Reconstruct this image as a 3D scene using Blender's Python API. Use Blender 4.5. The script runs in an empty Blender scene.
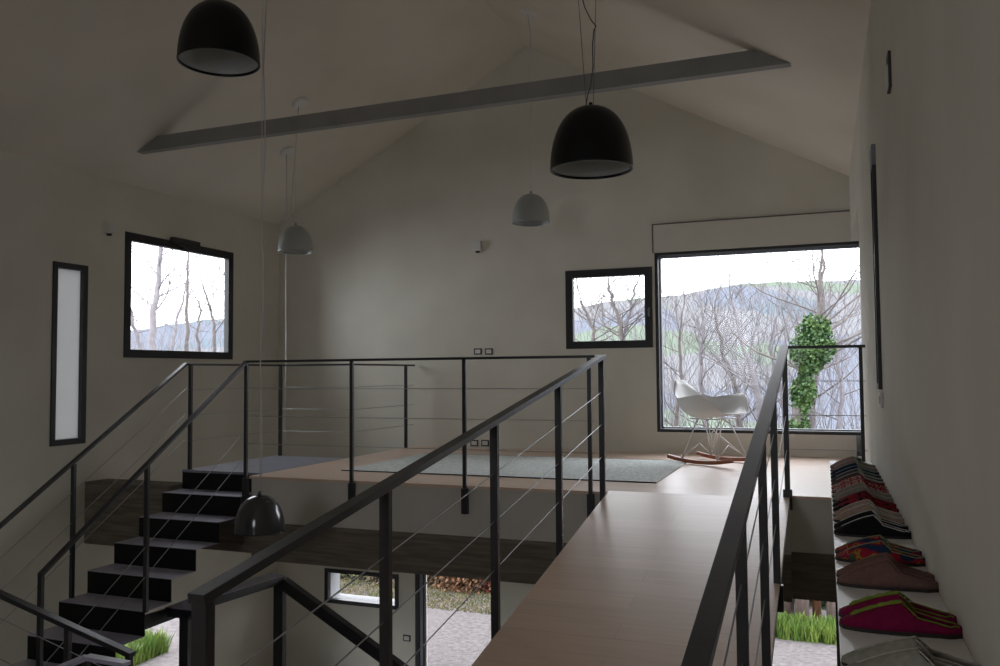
import bpy, bmesh, math, random
from mathutils import Vector, Matrix
random.seed(11)
scene = bpy.context.scene
COL = scene.collection
PI = math.pi

# ------------------------------------------------------------------ camera
YAW, PITCH, ROLL, FL = 0.36827883, 0.04821549, -0.00762425, 0.83937959
_cy, _sy = math.cos(YAW), math.sin(YAW)
FWD = Vector((-_sy*math.cos(PITCH), _cy*math.cos(PITCH), math.sin(PITCH)))
_r = Vector((_cy, _sy, 0)); _u = _r.cross(FWD)
RT = _r*math.cos(ROLL) + _u*math.sin(ROLL)
UP = -_r*math.sin(ROLL) + _u*math.cos(ROLL)
cd = bpy.data.cameras.new('camera'); cam = bpy.data.objects.new('camera', cd); COL.objects.link(cam)
cd.sensor_width = 36; cd.lens = 36*FL; cd.clip_start = 0.02; cd.clip_end = 3000
cam.matrix_world = Matrix(((RT.x, UP.x, -FWD.x, 0), (RT.y, UP.y, -FWD.y, 0), (RT.z, UP.z, -FWD.z, 0), (0, 0, 0, 1)))
scene.camera = cam

def ray(px, py): return RT*((px-500)/(FL*1000)) - UP*((py-333)/(FL*1000)) + FWD
def atX(px, py, X): d = ray(px, py); return d*(X/d.x)
def atY(px, py, Y): d = ray(px, py); return d*(Y/d.y)
def atZ(px, py, Z): d = ray(px, py); return d*(Z/d.z)

# --------------------------------------------------------------- materials
def new_mat(name, col, rough=.6, metal=0., spec=.5):
    m = bpy.data.materials.new(name); m.use_nodes = True
    b = m.node_tree.nodes['Principled BSDF']
    b.inputs['Base Color'].default_value = (*col, 1); b.inputs['Roughness'].default_value = rough
    b.inputs['Metallic'].default_value = metal; b.inputs['Specular IOR Level'].default_value = spec
    return m
def noisy(name, c1, c2, scale=3., rough=.6, bump=0., bscale=60., metal=0., detail=5., spec=.5, stretch=None, ramp=(.35, .65)):
    m = new_mat(name, c1, rough, metal, spec); nt = m.node_tree; N = nt.nodes; L = nt.links; b = N['Principled BSDF']
    tc = N.new('ShaderNodeTexCoord'); mp = N.new('ShaderNodeMapping'); L.new(tc.outputs['Object'], mp.inputs[0])
    if stretch: mp.inputs['Scale'].default_value = stretch
    n = N.new('ShaderNodeTexNoise'); n.inputs['Scale'].default_value = scale; n.inputs['Detail'].default_value = detail
    L.new(mp.outputs[0], n.inputs['Vector'])
    r = N.new('ShaderNodeValToRGB'); r.color_ramp.elements[0].color = (*c1, 1); r.color_ramp.elements[1].color = (*c2, 1)
    r.color_ramp.elements[0].position = ramp[0]; r.color_ramp.elements[1].position = ramp[1]
    L.new(n.outputs[0], r.inputs[0]); L.new(r.outputs[0], b.inputs['Base Color'])
    if bump:
        n2 = N.new('ShaderNodeTexNoise'); n2.inputs['Scale'].default_value = bscale; n2.inputs['Detail'].default_value = 6
        L.new(mp.outputs[0], n2.inputs['Vector'])
        bp = N.new('ShaderNodeBump'); bp.inputs['Strength'].default_value = bump; bp.inputs['Distance'].default_value = .01
        L.new(n2.outputs[0], bp.inputs['Height']); L.new(bp.outputs[0], b.inputs['Normal'])
    return m
def wood_boards(name, c1, c2, width, length, rough, along='x'):
    m = new_mat(name, c1, rough); nt = m.node_tree; N = nt.nodes; L = nt.links; b = N['Principled BSDF']
    tc = N.new('ShaderNodeTexCoord'); mp = N.new('ShaderNodeMapping'); L.new(tc.outputs['Object'], mp.inputs[0])
    br = N.new('ShaderNodeTexBrick'); br.inputs['Scale'].default_value = 1
    br.inputs['Brick Width'].default_value = length; br.inputs['Row Height'].default_value = width
    br.inputs['Mortar Size'].default_value = .0016; br.inputs['Mortar Smooth'].default_value = .2
    br.offset = .37; br.offset_frequency = 2
    br.inputs['Color1'].default_value = (*c1, 1); br.inputs['Color2'].default_value = (*c2, 1)
    br.inputs['Mortar'].default_value = (*[v*.80 for v in c1], 1)
    L.new(mp.outputs[0], br.inputs['Vector'])
    mp2 = N.new('ShaderNodeMapping'); mp2.inputs['Scale'].default_value = (1.2, 22, 22); L.new(tc.outputs['Object'], mp2.inputs[0])
    n = N.new('ShaderNodeTexNoise'); n.inputs['Scale'].default_value = 2.2; n.inputs['Detail'].default_value = 6; L.new(mp2.outputs[0], n.inputs['Vector'])
    mr = N.new('ShaderNodeMapRange'); mr.inputs['To Min'].default_value = .86; mr.inputs['To Max'].default_value = 1.12; L.new(n.outputs[0], mr.inputs[0])
    mx = N.new('ShaderNodeMix'); mx.data_type = 'RGBA'; mx.blend_type = 'MULTIPLY'; mx.inputs['Factor'].default_value = 1
    L.new(br.outputs['Color'], mx.inputs['A']); L.new(mr.outputs[0], mx.inputs['B']); L.new(mx.outputs['Result'], b.inputs['Base Color'])
    bp = N.new('ShaderNodeBump'); bp.inputs['Strength'].default_value = .12; bp.inputs['Distance'].default_value = .004
    L.new(n.outputs[0], bp.inputs['Height']); L.new(bp.outputs[0], b.inputs['Normal'])
    return m
def glass_mat(name, tint=(1, 1, 1)):
    m = bpy.data.materials.new(name); m.use_nodes = True; nt = m.node_tree; N = nt.nodes; L = nt.links
    N.remove(N['Principled BSDF']); out = N['Material Output']
    t = N.new('ShaderNodeBsdfTransparent'); t.inputs[0].default_value = (*tint, 1)
    g = N.new('ShaderNodeBsdfGlossy'); g.inputs['Roughness'].default_value = .02; g.inputs[0].default_value = (1, 1, 1, 1)
    fr = N.new('ShaderNodeFresnel'); fr.inputs[0].default_value = 1.15
    mx = N.new('ShaderNodeMixShader'); L.new(fr.outputs[0], mx.inputs[0]); L.new(t.outputs[0], mx.inputs[1]); L.new(g.outputs[0], mx.inputs[2])
    L.new(mx.outputs[0], out.inputs[0]); return m

PLASTER = noisy('plaster_wall', (.61, .59, .515), (.67, .65, .575), 1.3, .85, .10, 14, spec=.2)
CEILM = noisy('plaster_ceiling', (.67, .63, .55), (.73, .685, .605), 1.1, .85, .06, 12, spec=.2)
FASC = noisy('plaster_fascia', (.56, .54, .50), (.62, .60, .56), 1.5, .85, .05, 14, spec=.2)
BLINDM = noisy('blind_box_plaster', (.63, .61, .54), (.68, .65, .58), 1.3, .8, .05, 12, spec=.2)
CONC = noisy('board_marked_concrete', (.14, .122, .095), (.235, .205, .165), 2.5, .85, .5, 30, stretch=(1, 8, 14), spec=.3)
WOOD = wood_boards('bleached_oak_boards', (.70, .535, .425), (.76, .585, .47), .165, 2.6, .31)
STEEL = noisy('blackened_steel', (.018, .018, .021), (.026, .026, .031), 8, .36, .05, 60, metal=.0, spec=.55)
STEPM = noisy('dark_folded_steel_sheet', (.36, .36, .46), (.43, .43, .54), 5, .36, .05, 60, spec=.7)  # dark steel with bluish window sheen put into its base colour
LANDM = noisy('grey_steel_sheet', (.22, .235, .30), (.27, .285, .36), 5, .34, .04, 40, spec=.7)
BEAMM = noisy('grey_painted_steel', (.22, .22, .215), (.26, .26, .255), 3, .5, .03, 40)
CABLE = new_mat('stainless_cable', (.36, .37, .39), .4, .7)
FRAMEM = new_mat('black_window_frame', (.014, .014, .016), .42)
FRAME2 = new_mat('grey_aluminium', (.20, .21, .24), .45)
GLASS = glass_mat('clear_glass')
WHITEP = new_mat('white_lacquer', (.68, .67, .65), .4)
BLACKL = new_mat('black_lacquer', (.005, .005, .006), .35, 0, .25)
GREYL = new_mat('gloss_charcoal', (.03, .032, .04), .16, 0, .8)
INNER = new_mat('satin_reflector', (.42, .44, .43), .4)
WHITEL = new_mat('pale_grey_lacquer', (.33, .355, .34), .4)
CORD = new_mat('grey_flex', (.08, .08, .085), .6)
CORDW = new_mat('pale_flex', (.55, .55, .55), .6)
PLASTICW = new_mat('white_plastic', (.62, .62, .60), .45)
DARKP = new_mat('dark_plastic', (.03, .03, .03), .5)
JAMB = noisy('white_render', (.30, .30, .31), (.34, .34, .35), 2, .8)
RUGM = noisy('woven_rug', (.60, .66, .65), (.80, .84, .82), 45, .95, .6, 120, stretch=(1, .35, 1), spec=.1)
RUGE = new_mat('rug_binding', (.07, .07, .075), .9)

# ------------------------------------------------------------ mesh helpers
def box(bm, lo, hi, bev=0):
    x0, y0, z0 = lo; x1, y1, z1 = hi
    vs = [bm.verts.new(p) for p in ((x0,y0,z0),(x1,y0,z0),(x1,y1,z0),(x0,y1,z0),(x0,y0,z1),(x1,y0,z1),(x1,y1,z1),(x0,y1,z1))]
    for f in ((0,3,2,1),(4,5,6,7),(0,1,5,4),(1,2,6,5),(2,3,7,6),(3,0,4,7)): bm.faces.new([vs[i] for i in f])
def bar(bm, a, b, w, h, side=None):
    """box bar from a to b; w across (horizontal), h in the other direction"""
    a = Vector(a); b = Vector(b); d = (b-a).normalized()
    s = Vector(side) if side else d.cross(Vector((0, 0, 1)))
    if s.length < 1e-4: s = Vector((1, 0, 0))
    s = (s - d*s.dot(d)).normalized(); t = s.cross(d).normalized()
    q = []
    for p in (a, b):
        for i, j in ((-1,-1),(1,-1),(1,1),(-1,1)): q.append(bm.verts.new(p + s*(w/2*i) + t*(h/2*j)))
    for f in ((0,1,2,3),(7,6,5,4),(0,4,5,1),(1,5,6,2),(2,6,7,3),(3,7,4,0)): bm.faces.new([q[i] for i in f])
def tube(bm, pts, rad, n=6, caps=True):
    pts = [Vector(p) for p in pts]; rings = []
    rads = rad if isinstance(rad, (list, tuple)) else [rad]*len(pts)
    prev = None
    for i, p in enumerate(pts):
        d = (pts[min(i+1, len(pts)-1)] - pts[max(i-1, 0)]).normalized()
        if prev is None:
            s = d.cross(Vector((0, 0, 1)))
            if s.length < .05: s = d.cross(Vector((1, 0, 0)))
        else: s = prev - d*prev.dot(d)
        s.normalize(); prev = s; t = d.cross(s)
        rings.append([bm.verts.new(p + (s*math.cos(2*PI*k/n) + t*math.sin(2*PI*k/n))*rads[i]) for k in range(n)])
    for a, b in zip(rings, rings[1:]):
        for k in range(n): bm.faces.new((a[k], a[(k+1) % n], b[(k+1) % n], b[k]))
    if caps:
        bm.faces.new(rings[0][::-1]); bm.faces.new(rings[-1])
def lathe(bm, prof, n=40, c=(0, 0, 0)):
    rings = []
    for r, z in prof:
        if r < 1e-5: rings.append([bm.verts.new((c[0], c[1], c[2]+z))])
        else: rings.append([bm.verts.new((c[0]+r*math.cos(2*PI*k/n), c[1]+r*math.sin(2*PI*k/n), c[2]+z)) for k in range(n)])
    for a, b in zip(rings, rings[1:]):
        for k in range(n):
            k2 = (k+1) % n
            if len(a) == 1 and len(b) == 1: continue
            if len(a) == 1: bm.faces.new((a[0], b[k2], b[k]))
            elif len(b) == 1: bm.faces.new((a[k], a[k2], b[0]))
            else: bm.faces.new((a[k], a[k2], b[k2], b[k]))
def prism(bm, poly, vec):
    """extrude a planar polygon (3D points) by vec"""
    v = Vector(vec); a = [bm.verts.new(p) for p in poly]; b = [bm.verts.new(Vector(p)+v) for p in poly]
    bm.faces.new(a[::-1]); bm.faces.new(b); n = len(a)
    for i in range(n): bm.faces.new((a[i], a[(i+1) % n], b[(i+1) % n], b[i]))
def obj(name, bm, mat, parent=None, smooth=False, bevel=0, loc=None, recalc=True):
    if recalc: bmesh.ops.recalc_face_normals(bm, faces=bm.faces)
    me = bpy.data.meshes.new(name); bm.to_mesh(me); bm.free()
    for m in (mat if isinstance(mat, list) else [mat]): me.materials.append(m)
    if smooth:
        for p in me.polygons: p.use_smooth = True
    o = bpy.data.objects.new(name, me); COL.objects.link(o)
    if parent: o.parent = parent
    if loc: o.location = loc
    if bevel:
        md = o.modifiers.new('bevel', 'BEVEL'); md.width = bevel; md.segments = 2; md.limit_method = 'ANGLE'
    return o
def tag(o, label, cat, group=None, kind=None):
    o['label'] = label; o['category'] = cat
    if group: o['group'] = group
    if kind: o['kind'] = kind
    return o
def thing(name, label, cat, loc=(0, 0, 0), group=None, rz=0):
    o = bpy.data.objects.new(name, None); o.empty_display_size = .1; COL.objects.link(o)
    o.location = loc; o.rotation_euler = (0, 0, rz); return tag(o, label, cat, group)
def struct(name, bm, mat, label=None, bevel=0):
    o = obj(name, bm, mat, bevel=bevel); o['kind'] = 'structure'
    if label: o['label'] = label
    return o
def wall_mesh(bm, axis, p0, p1, a0, a1, z0, z1, holes):
    """slab normal to axis between p0..p1, spanning a0..a1 x z0..z1 with rectangular holes (a,b,za,zb)"""
    us = sorted({a0, a1, *[h[0] for h in holes], *[h[1] for h in holes]}); us = [u for u in us if a0 <= u <= a1]
    zs = sorted({z0, z1, *[h[2] for h in holes], *[h[3] for h in holes]}); zs = [z for z in zs if z0 <= z <= z1]
    def solid(i, j):
        if i < 0 or j < 0 or i >= len(us)-1 or j >= len(zs)-1: return False
        u = (us[i]+us[i+1])/2; z = (zs[j]+zs[j+1])/2
        return not any(h[0] < u < h[1] and h[2] < z < h[3] for h in holes)
    cache = {}
    def V(p, u, z):
        k = (p, u, z)
        if k not in cache: cache[k] = bm.verts.new((p, u, z) if axis == 'x' else (u, p, z))
        return cache[k]
    for i in range(len(us)-1):
        for j in range(len(zs)-1):
            if not solid(i, j): continue
            a, b, c, d = us[i], us[i+1], zs[j], zs[j+1]
            bm.faces.new((V(p0,a,c), V(p0,b,c), V(p0,b,d), V(p0,a,d))); bm.faces.new((V(p1,a,c), V(p1,a,d), V(p1,b,d), V(p1,b,c)))
            if not solid(i-1, j): bm.faces.new((V(p0,a,c), V(p0,a,d), V(p1,a,d), V(p1,a,c)))
            if not solid(i+1, j): bm.faces.new((V(p0,b,c), V(p1,b,c), V(p1,b,d), V(p0,b,d)))
            if not solid(i, j-1): bm.faces.new((V(p0,a,c), V(p1,a,c), V(p1,b,c), V(p0,b,c)))
            if not solid(i, j+1): bm.faces.new((V(p0,a,d), V(p0,b,d), V(p1,b,d), V(p1,a,d)))

# ------------------------------------------------------------ room shell
XL, XR, YF, YB = -6.72, .283, 9.28, -3.2
ZP, ZG, ZE, ZR, XM = -.883, -3.85, 2.0, 3.88, -3.2185
TW = .32
# far wall
BW = (-1.735, XR, -.655, 1.325)           # big window opening
SW = (-2.765, -1.765, .275, 1.175)          # small window
LW = (-5.995, -4.94, -2.885, -2.455)        # low window of ground floor
D1 = (-4.71, -3.64, ZG, -1.9)               # ground floor glazed door
D2 = (-2.2, .10, ZG, -1.9)
bm = bmesh.new(); wall_mesh(bm, 'y', YF, YF+TW, XL, XR, ZG, ZE, [BW, SW, LW, D1, D2])
struct('wall_far', bm, PLASTER, 'plastered gable wall with black framed windows')
bm = bmesh.new(); prism(bm, [(XL, YF, ZE), (XR, YF, ZE), (XM, YF, ZR)], (0, TW, 0)); struct('wall_gable', bm, PLASTER)
# left wall
LWN = (6.655, 8.355, .195, 1.50); TWN = (5.79, 6.19, -.645, 1.085); LD = (6.5, 8.02, ZG, -2.60)
bm = bmesh.new(); wall_mesh(bm, 'x', XL-.12, XL, YB, YF+TW, ZG, ZE, [LWN, TWN, LD]); struct('wall_left', bm, PLASTER)
# right wall, with the shallow recess beside the big window
RY = 7.3
bm = bmesh.new(); wall_mesh(bm, 'x', XR, XR+.40, YB, YF+TW, ZG, ZE, [(RY, YF+TW, ZP, 1.325)])
struct('wall_right', bm, PLASTER)
bm = bmesh.new()
prism(bm, [(XR+.30, RY, ZP-.05), (XR+.10, YF+TW, ZP-.05), (XR+.30, YF+TW, ZP-.05)], (0, 0, 1.325-ZP+.05))
prism(bm, [(XR, RY, ZP-.05), (XR+.10, YF+TW, ZP-.05), (XR+.30, RY, ZP-.05)], (0, 0, 1.325-ZP+.05))
box(bm, (XR, YF+.24, ZP-.02), (XR+.12, YF+TW, -.655))
struct('trim_1', bm, JAMB, 'white splayed reveal beside the big window')
# back wall behind the viewpoint; its unseen window is added for fill daylight
fill_win_h = [(-2.9, -1.5, -.4, 1.6)]
bm = bmesh.new(); wall_mesh(bm, 'y', YB-.3, YB, XL, XR, ZG, ZE, fill_win_h)
prism(bm, [(XL, YB-.3, ZE), (XR, YB-.3, ZE), (XM, YB-.3, ZR)], (0, .3, 0)); struct('wall_back', bm, PLASTER)
# ceiling: two pitched slabs
bm = bmesh.new(); t = .28
prism(bm, [(XL-.35, YB-.3, ZE-.19), (XM, YB-.3, ZR), (XR+.45, YB-.3, ZE-.24), (XR+.45, YB-.3, ZE-.24+t), (XM, YB-.3, ZR+t), (XL-.35, YB-.3, ZE-.19+t)], (0, YF+TW+.5-YB+.3, 0))
struct('ceiling', bm, CEILM)
# ground floor
bm = bmesh.new(); box(bm, (XL, YB, ZG-.15), (XR, YF+TW, ZG)); struct('floor', bm, noisy('grey_screed', (.38, .35, .32), (.45, .42, .38), 1.5, .5))
# upper platform (boards), metal landing
FY = 6.13
bm = bmesh.new()
box(bm, (-4.74, FY, ZP-.022), (-1.53, YF, ZP)); box(bm, (-1.53, FY+.07, ZP-.022), (-.25, YF, ZP)); box(bm, (-.25, FY+.22, ZP-.022), (XR+.1, YF, ZP))
struct('platform_floor', bm, WOOD, 'upper platform of pale oak boards')
bm = bmesh.new(); box(bm, (-5.66, 6.335, ZP-.02), (-4.742, 7.75, ZP+.002)); struct('landing_plate', bm, LANDM, 'grey steel landing at the stair head')
bm = bmesh.new()
box(bm, (-4.72, FY+.012, -1.28), (-1.53, FY+.10, ZP-.022)); box(bm, (-.25, FY+.235, -1.28), (XR, FY+.32, ZP-.022))
box(bm, (-4.72, FY+.10, -1.28), (-1.53, YF, ZP-.022)); box(bm, (-1.53, FY+.12, -1.28), (-.25, YF, ZP-.03)); box(bm, (-.25, FY+.32, -1.28), (XR, YF, ZP-.022))
struct('trim_2', bm, FASC, 'plastered edge of the upper platform')
bm = bmesh.new()
box(bm, (-5.62, 6.37, ZP-.14), (-4.76, 7.7, ZP-.022)); struct('trim_3', bm, STEPM, 'steel underside of the landing')
bm = bmesh.new()
box(bm, (XL, FY+.07, -1.61), (-5.69, FY+.35, -1.02)); box(bm, (-5.69, 6.37, -1.61), (-4.72, FY+.35, -1.05))
box(bm, (-4.72, FY+.018, -1.61), (-1.53, FY+.35, -1.28)); box(bm, (-1.53, FY+.14, -1.61), (-.25, FY+.35, -1.28)); box(bm, (-.25, FY+.24, -1.61), (XR, FY+.5, -1.28))
struct('concrete_beam', bm, CONC, 'board marked concrete beam under the platform')
# ramp
SL = .168
def rampz(y): return ZP - SL*(6.2-y)
def ramp_box(bm, x0, x1, y0, y1, top, bot):
    prism(bm, [(x0, y0, rampz(y0)+top), (x0, y1, rampz(y1)+top), (x0, y1, rampz(y1)+bot), (x0, y0, rampz(y0)+bot)], (x1-x0, 0, 0))
bm = bmesh.new(); ramp_box(bm, -1.53, -.25, 1.62, 6.2, 0, -.022); struct('ramp_floor', bm, WOOD, 'sloping walkway of pale oak boards')
bm = bmesh.new(); ramp_box(bm, -1.515, -.265, 1.62, 6.2, -.022, -.17); struct('trim_4', bm, FASC, 'soffit of the ramp')
bm = bmesh.new(); box(bm, (XL, YB, -1.85), (XR, 1.62, rampz(1.62))); struct('entrance_floor', bm, WOOD)
# roof tie beam
bm = bmesh.new(); s = (ZR-ZE)/(XR-XM)
def roofx(z, sg): return XM + sg*(ZR-z)/s
zb, zt, yb = 2.235, 2.372, 6.38
dl, dr = -.016, .010
prism(bm, [(roofx(zb+dl,-1), yb, zb+dl), (roofx(zb+dr,1), yb, zb+dr), (roofx(zt+dr,1), yb, zt+dr), (roofx(zt+dl,-1), yb, zt+dl)], (0, .09, 0))
struct('roof_beam', bm, BEAMM, 'grey painted tie beam spanning under the pitched ceiling', bevel=.003)

# ------------------------------------------------------------ windows
def winset(name, axis, p, rect, fw, depth=.06, fw2=None, glass=GLASS, sign=-1, extra=None, frame=FRAMEM, proud=.012):
    """frame ring + pane. p = inner wall plane; sign: direction into the room along the axis"""
    a, b, c, d = rect
    root = bpy.data.objects.new(name, None); COL.objects.link(root); root['kind'] = 'structure'
    bm = bmesh.new(); q0 = p + sign*proud; q1 = p - sign*depth
    wall_mesh(bm, axis, min(q0, q1), max(q0, q1), a, b, c, d, [(a+fw, b-fw, c+fw, d-fw)])
    obj('window_frame', bm, frame, root, bevel=.003)
    bm = bmesh.new(); m = p - sign*depth*.6
    if axis == 'x': box(bm, (m-.004, a+fw*.8, c+fw*.8), (m+.004, b-fw*.8, d-fw*.8))
    else: box(bm, (a+fw*.8, m-.004, c+fw*.8), (b-fw*.8, m+.004, d-fw*.8))
    obj('window_pane', bm, glass, root)
    return root
w1 = winset('window_1', 'x', XL, LWN, .085, sign=1)
bm = bmesh.new()
box(bm, (XL+.012, 7.28, 1.50-.03), (XL+.055, 7.72, 1.50+.035)); box(bm, (XL+.02, 7.40, 1.455), (XL+.045, 7.62, 1.475)); box(bm, (XL+.012, 7.48, 1.40), (XL+.03, 7.54, 1.475))
obj('window_motor', bm, DARKP, w1, bevel=.005)
FROST = bpy.data.materials.new('frosted_glass'); FROST.use_nodes = True
_n = FROST.node_tree.nodes; _l = FROST.node_tree.links; _n.remove(_n['Principled BSDF'])
_t = _n.new('ShaderNodeBsdfTranslucent'); _t.inputs[0].default_value = (.38, .38, .372, 1)
_g = _n.new('ShaderNodeBsdfDiffuse'); _g.inputs[0].default_value = (.5, .5, .5, 1)
_m = _n.new('ShaderNodeMixShader'); _m.inputs[0].default_value = .25
_l.new(_t.outputs[0], _m.inputs[1]); _l.new(_g.outputs[0], _m.inputs[2]); _l.new(_m.outputs[0], _n['Material Output'].inputs[0])
w2 = winset('window_2', 'x', XL, TWN, .055, sign=1, glass=FROST)
w3 = winset('window_3', 'y', YF, SW, .085)
bm = bmesh.new(); box(bm, (-1.81, YF-.03, .68), (-1.79, YF-.012, .72)); box(bm, (-1.808, YF-.05, .62), (-1.792, YF-.03, .715)); obj('window_handle', bm, FRAME2, w3, bevel=.003)
# big window: slim frame, open towards the recess
w4 = bpy.data.objects.new('window_4', None); COL.objects.link(w4); w4['kind'] = 'structure'
bm = bmesh.new(); X1 = XR+.115
wall_mesh(bm, 'y', YF+.0, YF+.08, BW[0], X1, BW[2], BW[3], [(BW[0]+.035, X1-.03, BW[2]+.035, BW[3]-.03)])
obj('window_frame', bm, FRAMEM, w4, bevel=.003)
bm = bmesh.new(); wall_mesh(bm, 'y', YF+.10, YF+.16, BW[0], X1, BW[2], BW[3], [(BW[0]+.05, X1-.03, BW[2]+.05, BW[3]-.05)])
obj('outer_frame', bm, FRAME2, w4)
bm = bmesh.new(); box(bm, (BW[0]+.03, YF+.045, BW[2]+.03), (X1-.02, YF+.053, BW[3]-.02)); obj('window_pane', bm, GLASS, w4)
# blind box panel over the big window
bm = bmesh.new(); box(bm, (BW[0]-.005, YF-.016, BW[3]+.012), (XR, YF, BW[3]+.31)); struct('trim_5', bm, BLINDM, 'flush plaster panel over the big window', bevel=.003)
bm = bmesh.new()
box(bm, (BW[0]-.02, YF-.018, BW[3]+.311), (XR, YF, BW[3]+.323)); box(bm, (BW[0]-.02, YF-.018, BW[3]), (BW[0]-.006, YF, BW[3]+.323))
struct('trim_6', bm, new_mat('shadow_gap_profile', (.16, .15, .13), .7))  # dark strips painted in place of the shadow around the panel
w5 = winset('window_5', 'y', YF, LW, .05)
bm = bmesh.new(); box(bm, (LW[0], YF+.06, LW[2]), (LW[1], YF+TW+.02, LW[2]+.03)); box(bm, (LW[0], YF+.06, LW[2]), (LW[0]+.02, YF+TW, LW[3])); obj('window_sill', bm, JAMB, w5)
def door(name, axis, p, rect, sign, mull=()):
    r = winset(name, axis, p, rect, .055, sign=sign)
    return r
d1 = door('door_1', 'y', YF, D1, -1)
bm = bmesh.new(); box(bm, (D1[0]+.056, YF+.0, ZG+.06), (D1[0]+.10, YF+.05, D1[3]-.06)); obj('door_leaf_stile', bm, FRAME2, d1)
bm = bmesh.new(); box(bm, (D1[0]+.10, YF+.0, ZG+.06), (D1[0]+.125, YF+.05, D1[3]-.06)); obj('door_seal', bm, FRAMEM, d1)
d2 = door('door_2', 'y', YF, D2, -1)
bm = bmesh.new(); box(bm, (-1.08, YF, ZG+.05), (-1.0, YF+.05, D2[3]-.05)); obj('door_mullion', bm, FRAMEM, d2)
d3 = door('door_3', 'x', XL, LD, 1)
for i, h in enumerate(fill_win_h): winset('window_%d' % (6+i), 'y', YB, h, .06, sign=1)  # frame and pane of the unseen window added to brighten the room

# ------------------------------------------------------------ railings
def railing(name, label, rail, posts, zoff=None, cables=True, group=None, w=.05, h=.022, pw=.035, cab=(.25, .49, .73), side=None, cable_path=None):
    """rail: list of (x,y,z) tops; posts: list of (x,y,ztop,zbot,foot)"""
    r = thing(name, label, 'railing', tuple(rail[0]), group)
    o = Vector(rail[0]); L = lambda p: Vector(p)-o
    bm = bmesh.new()
    for a, b in zip(rail, rail[1:]):
        d = (Vector(b)-Vector(a)).normalized()*.004
        bar(bm, L(a)-d-Vector((0,0,h/2)), L(b)+d-Vector((0,0,h/2)), w, h, side)
    obj('handrail', bm, STEEL, r, bevel=.002)
    for p in posts:
        bm = bmesh.new(); x, y, zt, zb, foot = p[:5]
        k_ = 1.2 if y == 1.825 else 1
        bar(bm, L((x, y, zb)), L((x, y, zt)), pw*k_, pw*.8*k_, (1, 0, 0))
        if foot: bar(bm, L((x, y, zb)), L((x, y, zb+foot)), pw*1.7, pw*1.2, (1, 0, 0))
        obj('post', bm, STEEL, r, bevel=.002)
    if cables:
        for c in cab:
            bm = bmesh.new(); cp = cable_path or rail
            for a, b in zip(cp, cp[1:]): tube(bm, [L(a)-Vector((0,0,c)), L(b)-Vector((0,0,c))], .0028, 6)
            obj('cable', bm, CABLE, r)
    return r
# ramp, left side (z parallel to the ramp, 1 m over it)
def rz_(y): return .136 - .1625*(6.16-y)
XRL = -1.555
railing('railing', 'black steel railing with cables on the left edge of the ramp',
        [(XRL, 1.80, rz_(1.80)), (XRL, 6.16, rz_(6.16))],
        [(XRL, y, rz_(y)-(.02 if y > 2 else .004), rampz(y)-.16, 0) for y in (1.825, 2.82, 3.94, 5.03, 6.12)], w=.055, h=.028, pw=.040, cab=(.275, .512, .75))
XRR = -.263
def rz2(y): return .186-.1722*(6.34-y)
railing('railing', 'black steel railing with cables on the right edge of the ramp',
        [(XRR, 1.2, rz2(1.2)), (XRR, 6.34, rz2(6.34))],
        [(XRR, y, rz2(y)-.02, rampz(y)-(.15 if y < 6 else .10), .14) for y in (1.8, 2.80, 3.83, 4.76, 6.28)], w=.055, h=.028, pw=.036)
railing('railing', 'short black railing between the ramp and the right wall',
        [(XRR+.02, 6.32, .180), (.262, 6.32, .180)], [(.235, 6.32, .16, -.64, 0)], w=.045, h=.02, pw=.024)
# platform front
yf = FY-.02
railing('railing', 'black steel railing with cables along the front of the platform',
        [(-4.74, yf, .132), (-1.60, yf, .132)],
        [(x, yf, .115, -1.10, .2) for x in (-4.76, -3.69, -2.665, -1.645)], w=.045, h=.02, pw=.03)
# landing, rear
railing('railing', 'black railing around the steel landing before the far wall',
        [(-5.61, 6.36, .118), (-5.61, 7.79, .118), (-4.70, 7.79, .118), (-4.70, 9.22, .118)],
        [(-5.61, 6.38, .10, ZP-.04, 0), (-5.61, 7.79, .10, ZP-.04, 0), (-4.70, 7.79, .10, ZP-.04, 0), (-4.70, 9.02, .10, ZP-.02, 0)], w=.045, h=.02, pw=.034)
# stair flights
def stz(y): return .118 - (6.36-y)*.632
railing('railing', 'black handrail with cables on the wall side of the stair',
        [(-5.65, 6.36, .125), (-5.65, 3.4, .125-2.96*.632)],
        [(-5.65, 5.10, -.70, -1.77, 0)] + [(-5.65, 3.95, -1.43, -2.45, 0)], w=.045, h=.02, pw=.034)
railing('railing', 'black handrail with cables on the open side of the stair',
        [(-4.77, 6.12, .132), (-4.77, 4.06, -1.27)],
        [(-4.77, 4.97, -.66, -1.76, 0), (-4.77, 4.065, -1.28, -2.47, 0)], w=.045, h=.02, pw=.034, cab=(.62, .84))
# handrail end post at the foot (left)
pA = atX(40, 572, -5.62); pB = atX(12, 595, -5.62)

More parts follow.
